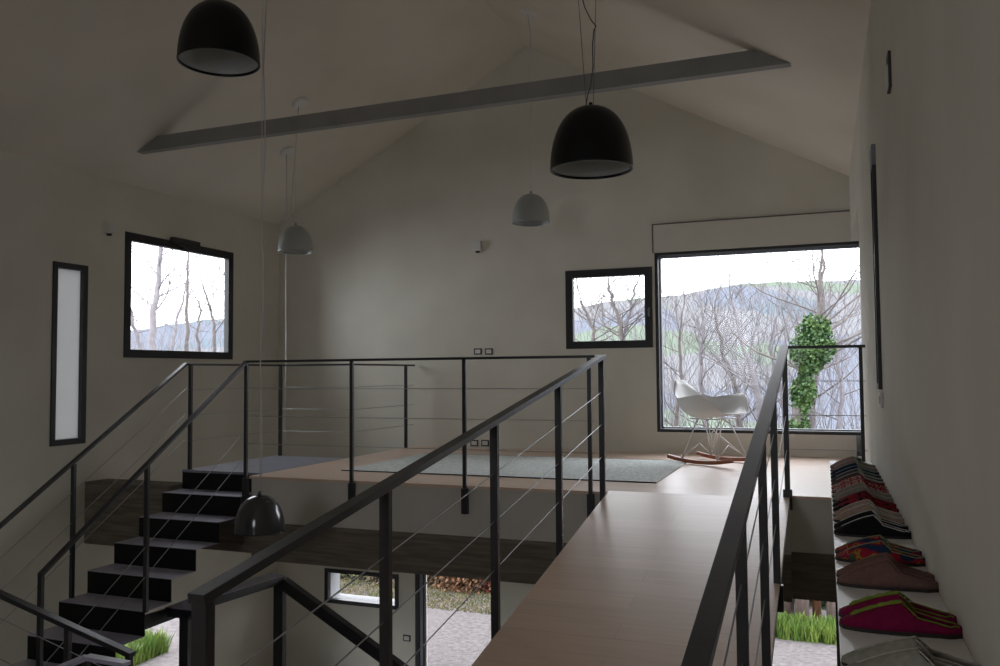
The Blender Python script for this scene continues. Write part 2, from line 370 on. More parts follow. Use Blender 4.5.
# ------------------------------------------------------------ staircase
st = thing('staircase', 'black folded steel staircase rising to the upper platform', 'staircase', (-5.22, 4.7, -2.1))
o = Vector((-5.22, 4.7, -2.1))
nose = [(6.085, -1.058), (5.81, -1.235), (5.535, -1.408), (5.262, -1.583), (4.99, -1.762), (4.715, -1.945), (4.44, -2.12), (4.165, -2.295)]
x0, x1 = -5.66, -4.80
for i, (y, z) in enumerate(nose):
    zprev = ZP if i == 0 else nose[i-1][1]; yprev = 6.335 if i == 0 else nose[i-1][0]
    bm = bmesh.new()
    box(bm, (x0-o.x, y-o.y, z-.006-o.z), (x1-o.x, yprev+.012-o.y, z-o.z))                 # tread, light on its top put into the colour
    obj('tread', bm, STEPM, st, bevel=.0015)
    bm = bmesh.new()
    zb = nose[i+1][1] if i+1 < len(nose) else z-.175
    box(bm, (x0-o.x, y-o.y, zb-o.z), (x1-o.x, y+.008-o.y, z-.006-o.z))                   # riser
    obj('riser', bm, BLACKL, st)
bm = bmesh.new(); box(bm, (x0-o.x, 6.340-o.y, nose[0][1]-o.z), (x1+.04-o.x, 6.352-o.y, ZP-.02-o.z)); obj('riser', bm, BLACKL, st)
bm = bmesh.new(); box(bm, (-5.9, 2.9, -2.52), (-4.35, 4.17, -2.47)); box(bm, (-5.9, 2.9, -2.62), (-5.84, 4.17, -2.52)); box(bm, (-4.41, 2.9, -2.62), (-4.35, 4.17, -2.52))
struct('stair_landing', bm, STEPM, 'dark steel landing at the foot of the stair')

# steel guard beside the stair and its descending rail
z = -1.85
P = lambda x, y: atZ(x, y, z)
g = thing('stair_guard', 'black steel guard beside the lower stair with a rail sloping down', 'railing', tuple(P(205, 606)))
o = P(205, 606)
poly = [P(165, 607), P(189, 598.5), P(212, 591), P(270, 573), P(285, 575), P(212, 597.5), P(200, 604), P(212, 612.5)]
bm = bmesh.new(); prism(bm, [p-o for p in poly], (0, 0, -.006)); obj('top_plate', bm, STEPM, g)  # pale sheet standing in for light on the black rail's top
bm = bmesh.new(); prism(bm, [p-o-Vector((0, 0, .006)) for p in poly], (0, 0, -.069)); obj('top_rail', bm, STEEL, g)
bm = bmesh.new(); bar(bm, P(166, 609)-o-Vector((0,0,.035)), atY(141, 619, 5.12)-o-Vector((0,0,.02)), .03, .075); obj('side_rail', bm, STEEL, g)
bB = atY(283, 577, 6.63); bC = atY(422, 679, 6.63)
bm = bmesh.new(); bar(bm, bB-o-Vector((0,0,.05)), bC-o-Vector((0,0,.05)), .08, .10, (0, 1, 0)); obj('sloping_rail', bm, STEEL, g, bevel=.003)
pb = atY(278, 590, 6.63); bm = bmesh.new(); bar(bm, Vector((pb.x, 6.66, ZG))-o, Vector((pb.x, 6.66, z-.05))-o, .10, .06, (1, 0, 0)); obj('post', bm, STEEL, g)
pc = P(185, 611); bm = bmesh.new(); bar(bm, Vector((pc.x, pc.y+.01, ZG))-o, Vector((pc.x, pc.y+.01, z-.03))-o, .085, .05, (1, 0, 0)); obj('post', bm, STEEL, g)
# near rail at lower left
yL = 3.75
a = atY(-30, 578, yL); b = atY(132, 652, yL)
railing('railing', 'black handrail sloping down to the right in the lower left corner', [tuple(a), tuple(b)],
        [(atY(68, 630, yL).x, yL, atY(68, 628, yL).z, -2.47, 0), (atY(129, 656, yL).x, yL, b.z-.01, -2.47, 0)], w=.05, h=.028, pw=.036, cab=(.16, .4, .62))
# second flight rail just below
y2 = 3.35
g2 = thing('handrail', 'pale edged black handrail bending below the stair foot', 'handrail', tuple(atY(87, 657, y2)))
o = atY(87, 657, y2)
bm = bmesh.new(); bar(bm, atY(40, 676, y2-.2)-o, Vector((0,0,0)), .05, .02); bar(bm, Vector((-.004,0,0)), atY(127, 664, y2)-o, .05, .02, (0,1,0)); obj('rail', bm, STEPM, g2)  # rail uses the sheen-tinted steel to stand for its lit top
bm = bmesh.new(); bar(bm, Vector((0, 0, -2.47-o.z)), Vector((0, 0, -.01)), .03, .03); obj('post', bm, STEEL, g2)

# ------------------------------------------------------------ pendant lamps
def pendant(name, label, c, D, outer, wire_top, cord=None, rose=None, group=None, cordm=CORD, H=.77, wires=((0, 0),)):
    """c: centre of the rim; hangs from the ceiling"""
    r = thing(name, label, 'lamp', tuple(c), group); R = D/2; HH = D*H
    bm = bmesh.new(); prof = []
    for i in range(19):
        a = i/18*PI/2; prof.append((R*math.cos(a)**.82 if i < 18 else 0, HH*math.sin(a)**.95))
    lathe(bm, prof, 56); shd = obj('lamp_shade', bm, outer, r, smooth=True)
    t = .006+D*.008
    bm = bmesh.new()
    lathe(bm, [(R, 0), (R-t*.5, -.003), (R-t, 0)] + [((R-t)*math.cos(i/14*PI/2)**.82 if i < 14 else 0, (HH-t*1.5)*math.sin(i/14*PI/2)**.95) for i in range(1, 15)], 56)
    obj('reflector', bm, INNER, shd, smooth=True)
    bm = bmesh.new(); lathe(bm, [(R+.0005, .014), (R+.002, .004), (R+.001, -.004), (R-t, -.005), (R-t-.004, .001), (R-t-.003, .012)], 56); obj('rim', bm, outer, shd, smooth=True)
    bm = bmesh.new(); lathe(bm, [(0, HH+.03), (.012, HH+.028), (.016, HH-.01), (0, HH-.012)], 16); obj('cap', bm, outer, shd, smooth=True)
    for wx, wy in wires:
        bm = bmesh.new(); tube(bm, [(wx*.3, wy*.3, HH+.01), (wx, wy, wire_top-c[2])], .0022, 6); obj('wire', bm, CORDW if cordm is CORDW else CORD, r)
    if cord:
        bm = bmesh.new(); tube(bm, [Vector(p)-Vector(c) for p in cord], .0042, 6); obj('cord', bm, cordm, r, smooth=True)
    if rose:
        bm = bmesh.new(); lathe(bm, [(0, 0), (.075, 0), (.085, -.008), (.085, -.032), (.075, -.04), (0, -.04)], 32)
        rr = obj('ceiling_rose', bm, WHITEP, r, smooth=False); rr.location = Vector(rose)-Vector(c)
        sg = 1 if rose[0] < XM else -1
        rr.rotation_euler = (0, -sg*math.atan(s), 0)
    return r
def roofz(x): return ZR - s*abs(x-XM)
def bez(a, b, n=8, sag=.0, wob=0):
    a = Vector(a); b = Vector(b); return [a.lerp(b, i/n) + Vector((wob*math.sin(i*1.7), 0, -sag*math.sin(PI*i/n))) for i in range(n+1)]
# black, upper left
cA = ray(219, 62.5)*(.55*839/79); top = roofz(cA.x)
pendant('pendant_lamp', 'black dome pendant lamp hanging at the upper left', cA, .55, BLACKL, top, rose=(cA.x, cA.y, top))
# black, centre right
cB = ray(591.5, 169.5)*(.55*839/82.5); top = roofz(cB.x); yb_ = cB.y
cord = [atY(586, 105, yb_), atY(587.5, 96, yb_), atY(591, 84, yb_), atY(593, 66, yb_), atY(592.5, 45, yb_), atY(594, 30, yb_), atY(596, 26, yb_), atY(591, 20, yb_), atY(585, 8, yb_), atY(581, -6, yb_), Vector((cB.x-.02, cB.y, top))]
pendant('pendant_lamp', 'black dome pendant lamp hanging before the tie beam with a looped cord', cB, .55, BLACKL, top, cord=cord, rose=(cB.x, cB.y, top), wires=((-.1, 0), (.06, 0)))
# gloss charcoal, hanging low over the void
cC = ray(259.5, 531)*(.36*839/49.5); top = roofz(cC.x)
cord = bez(cC+Vector((0.005, 0, .30)), (cC.x+.03, cC.y, top), 14, 0, .012)
pendant('pendant_lamp', 'glossy charcoal dome pendant hanging low beside the stair', cC, .36, GREYL, top, cord=cord, rose=(cC.x, cC.y, top), cordm=CORDW, H=.72)
# pale ones
yD = 7.38; cD = atY(295.5, 252, yD); tD = roofz(-5.09)
cord = [cD+Vector((0, 0, .30)), cD+Vector((-.01, 0, .33)), cD+Vector((-.05, 0, .37)), cD+Vector((-.06, 0, .43)), Vector((-5.10, yD, tD))]
pendant('pendant_lamp', 'pale grey dome pendant near the left window corner', cD, .36, WHITEL, tD, cord=cord, rose=(-5.09, yD, tD), cordm=CORDW)
yE = 7.68; cE = atY(531, 223, yE); tE = roofz(-2.64)
cord = bez(cE+Vector((0, 0, .29)), (cE.x, yE, tE), 10, 0, .02)
pendant('pendant_lamp', 'pale grey dome pendant hanging before the middle of the gable wall', cE, .37, WHITEL, tE, cord=cord, rose=(-2.63, yE, tE), cordm=CORDW, wires=())
# its neighbour hangs through the opening to the floor below
cF = Vector((-5.67, 7.97, -1.95)); tF = roofz(-5.67)
pendant('pendant_lamp', 'pendant on a long pale cord dropping behind the steel landing', cF, .36, WHITEL, tF, cord=bez(cF+Vector((0, 0, .3)), (cF.x, cF.y, tF), 10, 0, .006), rose=(cF.x, cF.y, tF), cordm=CORDW)

# ------------------------------------------------------------ rocking chair
CH = Vector((-1.02, 8.38, ZP)); rc = thing('rocking_chair', 'white moulded shell armchair on wire base and wooden rockers by the big window', 'chair', tuple(CH), rz=-math.radians(31)); rc.scale = (1.07, 1.07, 1.07)
SHELL = new_mat('white_moulded_shell', (.78, .78, .77), .38)
def sstep(a, b, x): x = max(0, min(1, (x-a)/(b-a))); return x*x*(3-2*x)
def rimH(th):
    a = abs(th)     # 0 front, pi back
    return -.015 + .20*sstep(math.radians(30), math.radians(70), a) + .19*sstep(math.radians(112), math.radians(165), a)
def rimR(th):
    c, s_ = math.cos(th), math.sin(th)
    rx = .26 if c > 0 else .27; ry = .32
    n = 2.7
    return 1/((abs(c)/rx)**n + (abs(s_)/ry)**n)**(1/n)
bm = bmesh.new(); NR, NT = 14, 64; rings = []
SH = .40
for i in range(NR+1):
    q = i/NR
    if i == 0: rings.append([bm.verts.new((.0, 0, SH))]); continue
    ring = []
    for k in range(NT):
        th = -PI + 2*PI*k/NT
        pr_ = math.sin(min(1, q*1.0)*PI/2)**.9
        R_ = rimR(th)*(pr_*(.90 if True else 1) + .10*q**3)
        H_ = rimH(th); zz = SH + H_*(q**2.6) + .018*q*q
        back = max(0, -math.cos(th))
        R_ *= 1 - .18*back*q**2*(abs(math.sin(th)) > .4)*0
        x_ = R_*math.cos(th) - .07*back*(q**3); y_ = R_*math.sin(th)
        if back > .0: y_ *= 1 - .42*back*q**3
        # rolled edge
        if i == NR: zz -= .006; x_ *= 1.02; y_ *= 1.02
        ring.append(bm.verts.new((x_, y_, zz)))
    rings.append(ring)
for a, b in zip(rings, rings[1:]):
    for k in range(NT):
        k2 = (k+1) % NT
        if len(a) == 1: bm.faces.new((a[0], b[k], b[k2]))
        else: bm.faces.new((a[k], b[k], b[k2], a[k2]))
sh = obj('seat_shell', bm, SHELL, rc, smooth=True); sh.rotation_euler = (0, -.14, 0); sh.location = (.06, 0, .02)
md = sh.modifiers.new('thick', 'SOLIDIFY'); md.thickness = .008; md.offset = 0
WIRE = new_mat('white_wire', (.70, .70, .70), .3, .3)
def rockz(x): return .013 + .30*(x+.02)**2*.9
for yy in (-.21, .21):
    bm = bmesh.new(); pts = []
    n = 16
    top = []; bot = []
    for i in range(n+1):
        x_ = -.36 + .72*i/n; z_ = rockz(x_)
        for dy in (-.014, .014): pass
        top.append((x_, z_+.026)); bot.append((x_, z_-.008))
    vs = [[bm.verts.new((x_, yy-.014, z_)) for x_, z_ in top], [bm.verts.new((x_, yy+.014, z_)) for x_, z_ in top], [bm.verts.new((x_, yy+.014, z_)) for x_, z_ in bot], [bm.verts.new((x_, yy-.014, z_)) for x_, z_ in bot]]
    for r1, r2 in ((0, 1), (1, 2), (2, 3), (3, 0)):
        for i in range(n): bm.faces.new((vs[r1][i], vs[r1][i+1], vs[r2][i+1], vs[r2][i]))
    bm.faces.new([v[0] for v in vs]); bm.faces.new([v[-1] for v in vs][::-1])
    obj('rocker', bm, new_mat('varnished_wood', (.28, .09, .04), .3), rc, bevel=.003)
for sx in (-1, 1):
    for sy in (-1, 1):
        bm = bmesh.new()
        foot = Vector((sx*.20, sy*.21, rockz(sx*.20)+.02))
        for q in ((sx*.05, sy*.16), (sx*.13, sy*.05)): tube(bm, [foot, (q[0], q[1], .40)], .005, 8)
        tube(bm, [foot, (-sx*.02, sy*.06, .27), (-sx*.12, sy*.02, .40)], .004, 8)
        obj('wire_leg', bm, WIRE, rc, smooth=True)
for sx in (-1, 1):
    bm = bmesh.new(); tube(bm, [(sx*.20, -.21, rockz(sx*.2)+.03), (sx*.16, 0, .17), (sx*.20, .21, rockz(sx*.2)+.03)], .004, 8); obj('wire_brace', bm, WIRE, rc, smooth=True)
bm = bmesh.new()
tube(bm, [(.13, -.16, .405), (-.13, -.16, .405), (-.13, .16, .405), (.13, .16, .405), (.13, -.16, .405)], .005, 8)
obj('wire_brace', bm, WIRE, rc, smooth=True)

# ------------------------------------------------------------ rug
bm = bmesh.new(); box(bm, (0, 0, 0), (2.90, 1.70, .009)); rg = obj('rug', bm, RUGM, bevel=.003); rg.location = (-4.17, 6.73, ZP)
rug = thing('area_rug', 'pale blue grey woven rug lying on the platform boards', 'rug', (-4.17, 6.73, ZP)); rg.parent = rug; rg.location = (0, 0, 0); rg.name = 'rug_weave'
for ya in (-.008, 1.701):
    bm = bmesh.new(); wall_mesh(bm, 'y', ya, ya+.007, 0, 2.9, 0, .010, []); obj('rug_binding', bm, RUGE, rug)

# ------------------------------------------------------------ wall fittings
def plate(c, axis, label, group=None, w=.10, h=.075):
    r = thing('switch_plate', label, 'switch plate', tuple(c), group)
    bm = bmesh.new(); box(bm, (-w/2, -.010, -h/2), (w/2, 0, h/2)); obj('surround', bm, DARKP, r, bevel=.002)
    bm = bmesh.new(); box(bm, (-w/2+.016, -.014, -h/2+.014), (w/2-.016, -.009, h/2-.014)); obj('rocker_switch', bm, PLASTICW, r, bevel=.001)
    return r
for (px, py), lb in (((478, 351.5), 'left plate of the upper pair of switches on the gable wall'), ((489, 351.5), 'right plate of the upper pair of switches on the gable wall'),
                     ((474.5, 443), 'left plate of the lower pair of sockets on the gable wall'), ((485.3, 443), 'right plate of the lower pair of sockets on the gable wall'),
                     ((407, 638), 'single switch plate beside the ground floor glazed door')):
    plate(atY(px, py, YF), 'y', lb)
def sensor(c, label, rz):
    r = thing('wall_sensor', label, 'wall sensor', tuple(c), rz=rz)
    bm = bmesh.new(); box(bm, (-.05, -.06, -.06), (.05, 0, .055)); obj('housing', bm, PLASTICW, r, bevel=.006)
    bm = bmesh.new(); lathe(bm, [(0, 0), (.022, 0), (.028, .022), (0, .022)], 16, (0, -.03, -.08)); obj('lens', bm, DARKP, r, smooth=True)
sensor(atY(478.5, 246.5, YF), 'small white detector box on the gable wall', 0)
sensor(atX(107, 228, XL), 'small white detector box above the narrow frosted window', PI/2)
# right wall: narrow framed panel, socket below, slim plate above
m = thing('wall_mirror', 'tall narrow black framed mirror on the right wall', 'mirror', (XR, 4.86, -.10))
bm = bmesh.new(); wall_mesh(bm, 'x', -.02, 0, -.0, .16, 0, 1.30, [(.02, .14, .03, 1.19)]); obj('mirror_frame', bm, FRAMEM, m, bevel=.002)
bm = bmesh.new(); box(bm, (-.015, .018, .028), (-.004, .142, 1.20)); obj('mirror_glass', bm, new_mat('dark_glass', (.04, .05, .07), .08, 0, .9), m)
bm = bmesh.new(); box(bm, (-.022, -.004, 1.20), (0, .16, 1.31)); obj('top_cover', bm, FRAME2, m, bevel=.002)
r = thing('switch_plate', 'small white socket plate on the right wall below the mirror', 'switch plate', (XR, 4.88, -.155))
bm = bmesh.new(); box(bm, (-.014, -.05, -.04), (0, .05, .04)); obj('surround', bm, PLASTICW, r, bevel=.002)
bm = bmesh.new(); box(bm, (-.017, -.02, -.02), (-.013, .02, .02)); obj('rocker_switch', bm, new_mat('grey_plastic', (.3, .3, .3), .5), r)
r = thing('thermostat', 'slim thermostat plate high on the right wall', 'thermostat', (XR, 3.74, 1.225))
bm = bmesh.new(); box(bm, (-.012, -.04, -.075), (0, .06, .075)); obj('back_plate', bm, DARKP, r, bevel=.002)
bm = bmesh.new(); box(bm, (-.016, -.035, -.07), (-.011, .05, .02)); obj('cover', bm, PLASTICW, r, bevel=.002)

# ------------------------------------------------------------ shelf with slippers
ZS = -.62; XS = .017
bm = bmesh.new(); box(bm, (XS-.0, .8, ZS-.022), (XR, 6.28, ZS)); shf = obj('wall_shelf', bm, new_mat('white_shelf', (.74, .73, .72), .35), bevel=.002)
tag(shf, 'long white shelf along the right wall carrying slippers', 'shelf')
def fabric(name, c, c2=None, sc=30, kind='noise'):
    if c2 is None: return noisy(name, c, tuple(min(1, v*1.25) for v in c), 60, .85, .3, 150, spec=.2)
    if kind == 'noise': return noisy(name, c, c2, sc, .8, .3, 150, spec=.2, ramp=(.47, .53))
    m = new_mat(name, c, .8, 0, .2); nt = m.node_tree; N = nt.nodes; L = nt.links
    tc = N.new('ShaderNodeTexCoord'); w = N.new('ShaderNodeTexWave' if kind == 'stripe' else 'ShaderNodeTexChecker'); w.inputs['Scale'].default_value = sc
    L.new(tc.outputs['Object'], w.inputs['Vector'])
    if kind == 'stripe':
        rp = N.new('ShaderNodeValToRGB'); rp.color_ramp.elements[0].color = (*c, 1); rp.color_ramp.elements[1].color = (*c2, 1)
        rp.color_ramp.elements[0].position = .45; rp.color_ramp.elements[1].position = .55
        L.new(w.outputs['Fac'], rp.inputs[0]); L.new(rp.outputs[0], N['Principled BSDF'].inputs['Base Color'])
    else:
        w.inputs['Color1'].default_value = (*c, 1); w.inputs['Color2'].default_value = (*c2, 1); L.new(w.outputs[0], N['Principled BSDF'].inputs['Base Color'])
    return m
def floral():
    m = new_mat('floral_fabric', (.5, .02, .04), .8, 0, .2); nt = m.node_tree; N = nt.nodes; L = nt.links
    tc = N.new('ShaderNodeTexCoord'); n = N.new('ShaderNodeTexNoise'); n.inputs['Scale'].default_value = 26; n.inputs['Detail'].default_value = 1.5; L.new(tc.outputs['Object'], n.inputs['Vector'])
    rp = N.new('ShaderNodeValToRGB'); rp.color_ramp.interpolation = 'CONSTANT'
    e = rp.color_ramp.elements; e[0].color = (.015, .03, .08, 1); e[0].position = 0
    e[1].color = (.28, .01, .03, 1); e[1].position = .44
    for p, c in ((.57, (.30, .22, .02, 1)), (.61, (.32, .015, .07, 1)), (.66, (.03, .10, .04, 1))): x = e.new(p); x.color = c
    L.new(n.outputs[0], rp.inputs[0]); L.new(rp.outputs[0], N['Principled BSDF'].inputs['Base Color']); return m
SOLE = new_mat('dark_sole', (.03, .025, .022), .8)
LIN = noisy('slipper_lining', (.08, .055, .045), (.12, .085, .07), 20, .85)
def hw(u):       # half width along the slipper, u 0 toe .. 1 heel
    return .041*(math.sin(PI*min(1, (u*1.02+.0)**.62)))**.55 if u < .42 else .041 - .011*sstep(.42, .85, u) - .016*sstep(.88, 1, u)
def topz(u, pk): # profile height
    if u < .53: return .014 + (pk-.014)*(.5*math.sin(PI/2*(u/.53)) + .5*(u/.53))
    return pk - (pk-.024)*((u-.53)/.47)**.95
def slipper(label, group, loc, upper, trim, length=.266, pk=.078, lining=LIN, rz=0., trim_wave=False):
    r = thing('slipper', label, 'slipper', loc, group, rz)
    LN, NU, NA = length, 26, 14
    def sec(u, off=0.):
        w = max(.004, hw(u))-off; h = topz(u, pk)-off; pts = []
        for k in range(NA+1):
            a = PI*k/NA; c = math.cos(a); s_ = math.sin(a)
            peak = abs(s_)**(.85)
            yy = w*math.copysign(abs(c)**.75, c)*(1-.12*s_); zz = .008 + (h-.008)*peak
            pts.append(Vector((u*LN, yy, zz)))
        return pts
    us = [.0 + i/NU for i in range(NU+1)]; us[0] = .006
    S = [sec(u) for u in us]
    bm = bmesh.new(); V = [[bm.verts.new(p) for p in row] for row in S]
    cut = .53
    def opening(u, k):
        if u < cut: return False
        half = 3.6 if u < .93 else 2.6
        half *= min(1, .25+(u-cut)*9)
        return abs(k+.5-NA/2) < half and u < .975
    for i in range(NU):
        for k in range(NA):
            if opening((us[i]+us[i+1])/2, k): continue
            bm.faces.new((V[i][k], V[i][k+1], V[i+1][k+1], V[i+1][k]))
    bm.faces.new(V[0]); bm.faces.new(V[-1][::-1])
    up = obj('upper', bm, upper, r, smooth=True, recalc=True)
    md = up.modifiers.new('thick', 'SOLIDIFY'); md.thickness = .0028; md.offset = -1
    # sole
    bm = bmesh.new(); n = 28; loop = [(max(.003, hw(u))+.002, u*LN) for u in [i/n for i in range(n+1)]]
    pts = [(x, -w) for w, x in loop] + [(x, w) for w, x in reversed(loop)]
    prism(bm, [(x, y, 0) for x, y in pts], (0, 0, .009)); bmesh.ops.remove_doubles(bm, verts=bm.verts, dist=.0005); obj('sole', bm, SOLE, r)
    bm = bmesh.new(); pts = [(x, y*.86) for x, y in pts if x > LN*.3]; prism(bm, [(x*.995, y, .0095) for x, y in pts], (0, 0, .004)); obj('insole', bm, lining, r)
    # trim: piping round the opening and a line down the vamp
    bm = bmesh.new(); rim = []
    k0 = NA//2
    line = [sec(u)[k0] + Vector((0, 0, .0012)) for u in [.10+.43*i/10 for i in range(11)]]
    if trim_wave:
        for i, p in enumerate(line): p.y += .0
        tube(bm, line, [.0035+.0035*abs(math.sin(i*1.3)) for i in range(11)], 6)
    else: tube(bm, line, .0017, 6)
    for sd in (-1, 1):
        path = []
        for u in [.535+.44*i/12 for i in range(13)]:
            half = (3.6 if u < .93 else 2.6)*min(1, .25+(u-.53)*9); kk = int(round(NA/2 + sd*half)); kk = max(0, min(NA, kk))
            path.append(sec(u)[kk] + Vector((0, 0, .001)))
        tube(bm, path, .0018, 6)
    obj('piping', bm, trim, r, smooth=True)
    return r
F = dict(
 cream=fabric('cream_felt', (.28, .27, .235)), creamt=fabric('cream_piping', (.40, .38, .34)),
 mag=fabric('magenta_velvet', (.17, .004, .045)), green=fabric('lime_trim', (.16, .22, .03)),
 mauve=fabric('dusty_mauve_velvet', (.15, .085, .075)), mauvet=fabric('mauve_piping', (.22, .12, .10)),
 flor=floral(), gold=fabric('pale_green_piping', (.25, .27, .16)),
 black=fabric('black_velvet', (.008, .008, .01)), white=fabric('white_piping', (.55, .55, .54)),
 blue=fabric('blue_white_stripe', (.45, .50, .60), (.70, .70, .70), 60, 'stripe'), sand=fabric('sand_linen', (.36, .27, .22)),
 red=fabric('dark_red_velvet', (.22, .01, .025)), redblk=fabric('red_black_weave', (.28, .015, .03), (.01, .01, .012), 30),
 taupe=fabric('taupe_felt', (.24, .22, .19)), pat=fabric('red_checked_cloth', (.40, .02, .03), (.45, .42, .38), 90, 'check'),
 char=fabric('charcoal_felt', (.07, .065, .06)), navy=fabric('navy_velvet', (.01, .015, .05)), rose=fabric('rose_grey_felt', (.27, .17, .17)), mint=fabric('mint_piping', (.30, .40, .34)))
# (toe y in the photo for far/near slipper, upper, trim, words)
pairs = [
 (662, 674, 'cream', 'creamt', 'cream felt slippers', .07, 0),
 (614, 624, 'mag', 'green', 'magenta velvet slippers with scalloped lime trim', .068, 1),
 (575, 582, 'mauve', 'mauvet', 'dusty mauve slippers', .078, 0),
 (552, 558, 'flor', 'gold', 'red and navy floral slippers', .068, 0),
 (527.5, 533, 'black', 'white', 'black velvet slippers with white piping', .078, 0),
 (515.5, 520, 'sand', 'white', 'sand slippers with pale blue striped edge', .078, 0),
 (506, 510.5, 'redblk', 'red', 'dark red and black slippers', .078, 0),
 (496.5, 500.5, 'taupe', 'creamt', 'taupe felt slippers', .078, 0),
 (488, 492, 'pat', 'red', 'red checked slippers', .078, 0),
 (481, 484.5, 'char', 'white', 'charcoal slippers with bright white edge', .078, 0),
 (474, 477.5, 'navy', 'mint', 'navy velvet slippers with mint edge', .078, 0),
 (467, 470.5, 'rose', 'mint', 'rose grey slippers', .078, 0)]
for yfar, ynear, up, tr, words, pk, wv in pairs:
    for k, py in enumerate((ynear, yfar)):
        y = atZ(837, py, ZS+.018); yy = ZS/ray(837, py+1).z*ray(837, py+1).y
        y0 = (XS+.004, yy, ZS)
        lb = ('nearer' if k == 0 else 'farther') + ' one of the pair of ' + words + ' on the shelf'
        slipper(lb, (XS+.003+random.uniform(-.004, .004), yy, ZS), 'x', 0, 0) if False else slipper(lb, 'slippers on the wall shelf', (XS+.001, yy, ZS), F[up], F[tr], pk=pk*(1 if k == 0 else 1.0), rz=-.02+random.uniform(-.02, .02), trim_wave=bool(wv))

# ------------------------------------------------------------ outdoors
GRAV = noisy('pale_gravel', (.075, .064, .064), (.15, .134, .133), 14, .95, .6, 40, ramp=(.3, .7), detail=8)
GRASSM = noisy('field_green', (.20, .33, .14), (.34, .44, .22), .08, .95)
bm = bmesh.new(); box(bm, (-22, YF+TW, ZG-.3), (8, 15.5, ZG-.02)); box(bm, (-22, -8, ZG-.3), (XL-.12, YF+TW, ZG-.02))
struct('gravel_yard', bm, GRAV)
# rolling land: green field rising to distant hills
bm = bmesh.new(); NPH, NRR = 90, 60; grid = []
def land(r, ph):
    if r < 60: return ZG-.06 - .0*r
    base = ZG + 6*sstep(60, 170, r) + (.082*r)*sstep(150, 480, r)
    base -= .045*r*sstep(150, 480, r)*sstep(1.8, 2.5, ph)
    base += 5*sstep(150, 450, r)*math.sin(ph*5+1.1) + 6*sstep(120, 400, r)*math.sin(ph*13+r*.01) + 2.5*sstep(80, 200, r)*math.sin(ph*31+r*.03)
    return base
for i in range(NRR+1):
    r = 8 + 600*(i/NRR)**1.9; row = []
    for k in range(NPH+1):
        ph = math.radians(-45) + math.radians(200)*k/NPH
        row.append(bm.verts.new((r*math.cos(ph), r*math.sin(ph), land(r, ph))))
    grid.append(row)
for i in range(NRR):
    for k in range(NPH): bm.faces.new((grid[i][k], grid[i][k+1], grid[i+1][k+1], grid[i+1][k]))
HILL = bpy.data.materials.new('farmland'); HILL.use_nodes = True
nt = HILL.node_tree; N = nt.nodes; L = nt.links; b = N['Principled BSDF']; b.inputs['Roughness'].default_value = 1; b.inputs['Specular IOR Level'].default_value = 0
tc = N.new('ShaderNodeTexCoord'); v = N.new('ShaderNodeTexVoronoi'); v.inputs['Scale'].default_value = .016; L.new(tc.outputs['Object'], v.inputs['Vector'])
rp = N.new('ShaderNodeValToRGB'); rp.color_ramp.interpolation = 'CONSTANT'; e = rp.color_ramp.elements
e[0].color = (.115, .145, .11, 1); e[1].color = (.115, .128, .155, 1); e[1].position = .3  # blue-grey patches carry the haze of distance in the base colour
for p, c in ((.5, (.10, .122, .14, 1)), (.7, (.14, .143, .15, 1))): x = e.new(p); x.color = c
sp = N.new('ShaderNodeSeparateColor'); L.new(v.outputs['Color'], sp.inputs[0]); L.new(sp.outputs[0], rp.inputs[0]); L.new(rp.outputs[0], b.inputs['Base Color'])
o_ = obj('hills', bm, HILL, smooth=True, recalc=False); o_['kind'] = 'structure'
for p in o_.data.polygons: pass

BARK = noisy('grey_brown_bark', (.09, .077, .075), (.145, .125, .118), 9, .95, .4, 40)
BARK2 = noisy('pale_bark', (.15, .138, .15), (.20, .185, .195), 9, .95, .4, 40)
TWIG = noisy('brown_scrub', (.25, .17, .10), (.40, .28, .17), 6, .95)
def grow(bm, p, d, length, rad, depth, rng, spread=.6, upw=.12):
    n = 5; pts = [p.copy()]; rs = [rad]; q = p.copy(); dd = d.normalized()
    for i in range(n):
        dd = (dd + Vector((rng.uniform(-.22, .22), rng.uniform(-.22, .22), rng.uniform(-.10, .20)+upw*.4))).normalized()
        q = q + dd*length/n; pts.append(q.copy()); rs.append(max(.0035, rad*(1-.62*(i+1)/n)))
    tube(bm, pts, rs, 5 if rad > .02 else 3, caps=False)
    if depth <= 0: return
    for i in range(1, n+1):
        for _ in range(1 if i < n else 2):
            if rng.random() < .62:
                base = (pts[i]-pts[i-1]).normalized()
                side = Vector((rng.uniform(-1, 1), rng.uniform(-1, 1), rng.uniform(-.3, .9))).normalized()
                grow(bm, pts[i], base*(1-spread*.5)+side*spread, length*rng.uniform(.45, .72), rs[i]*.55, depth-1, rng, spread, upw)
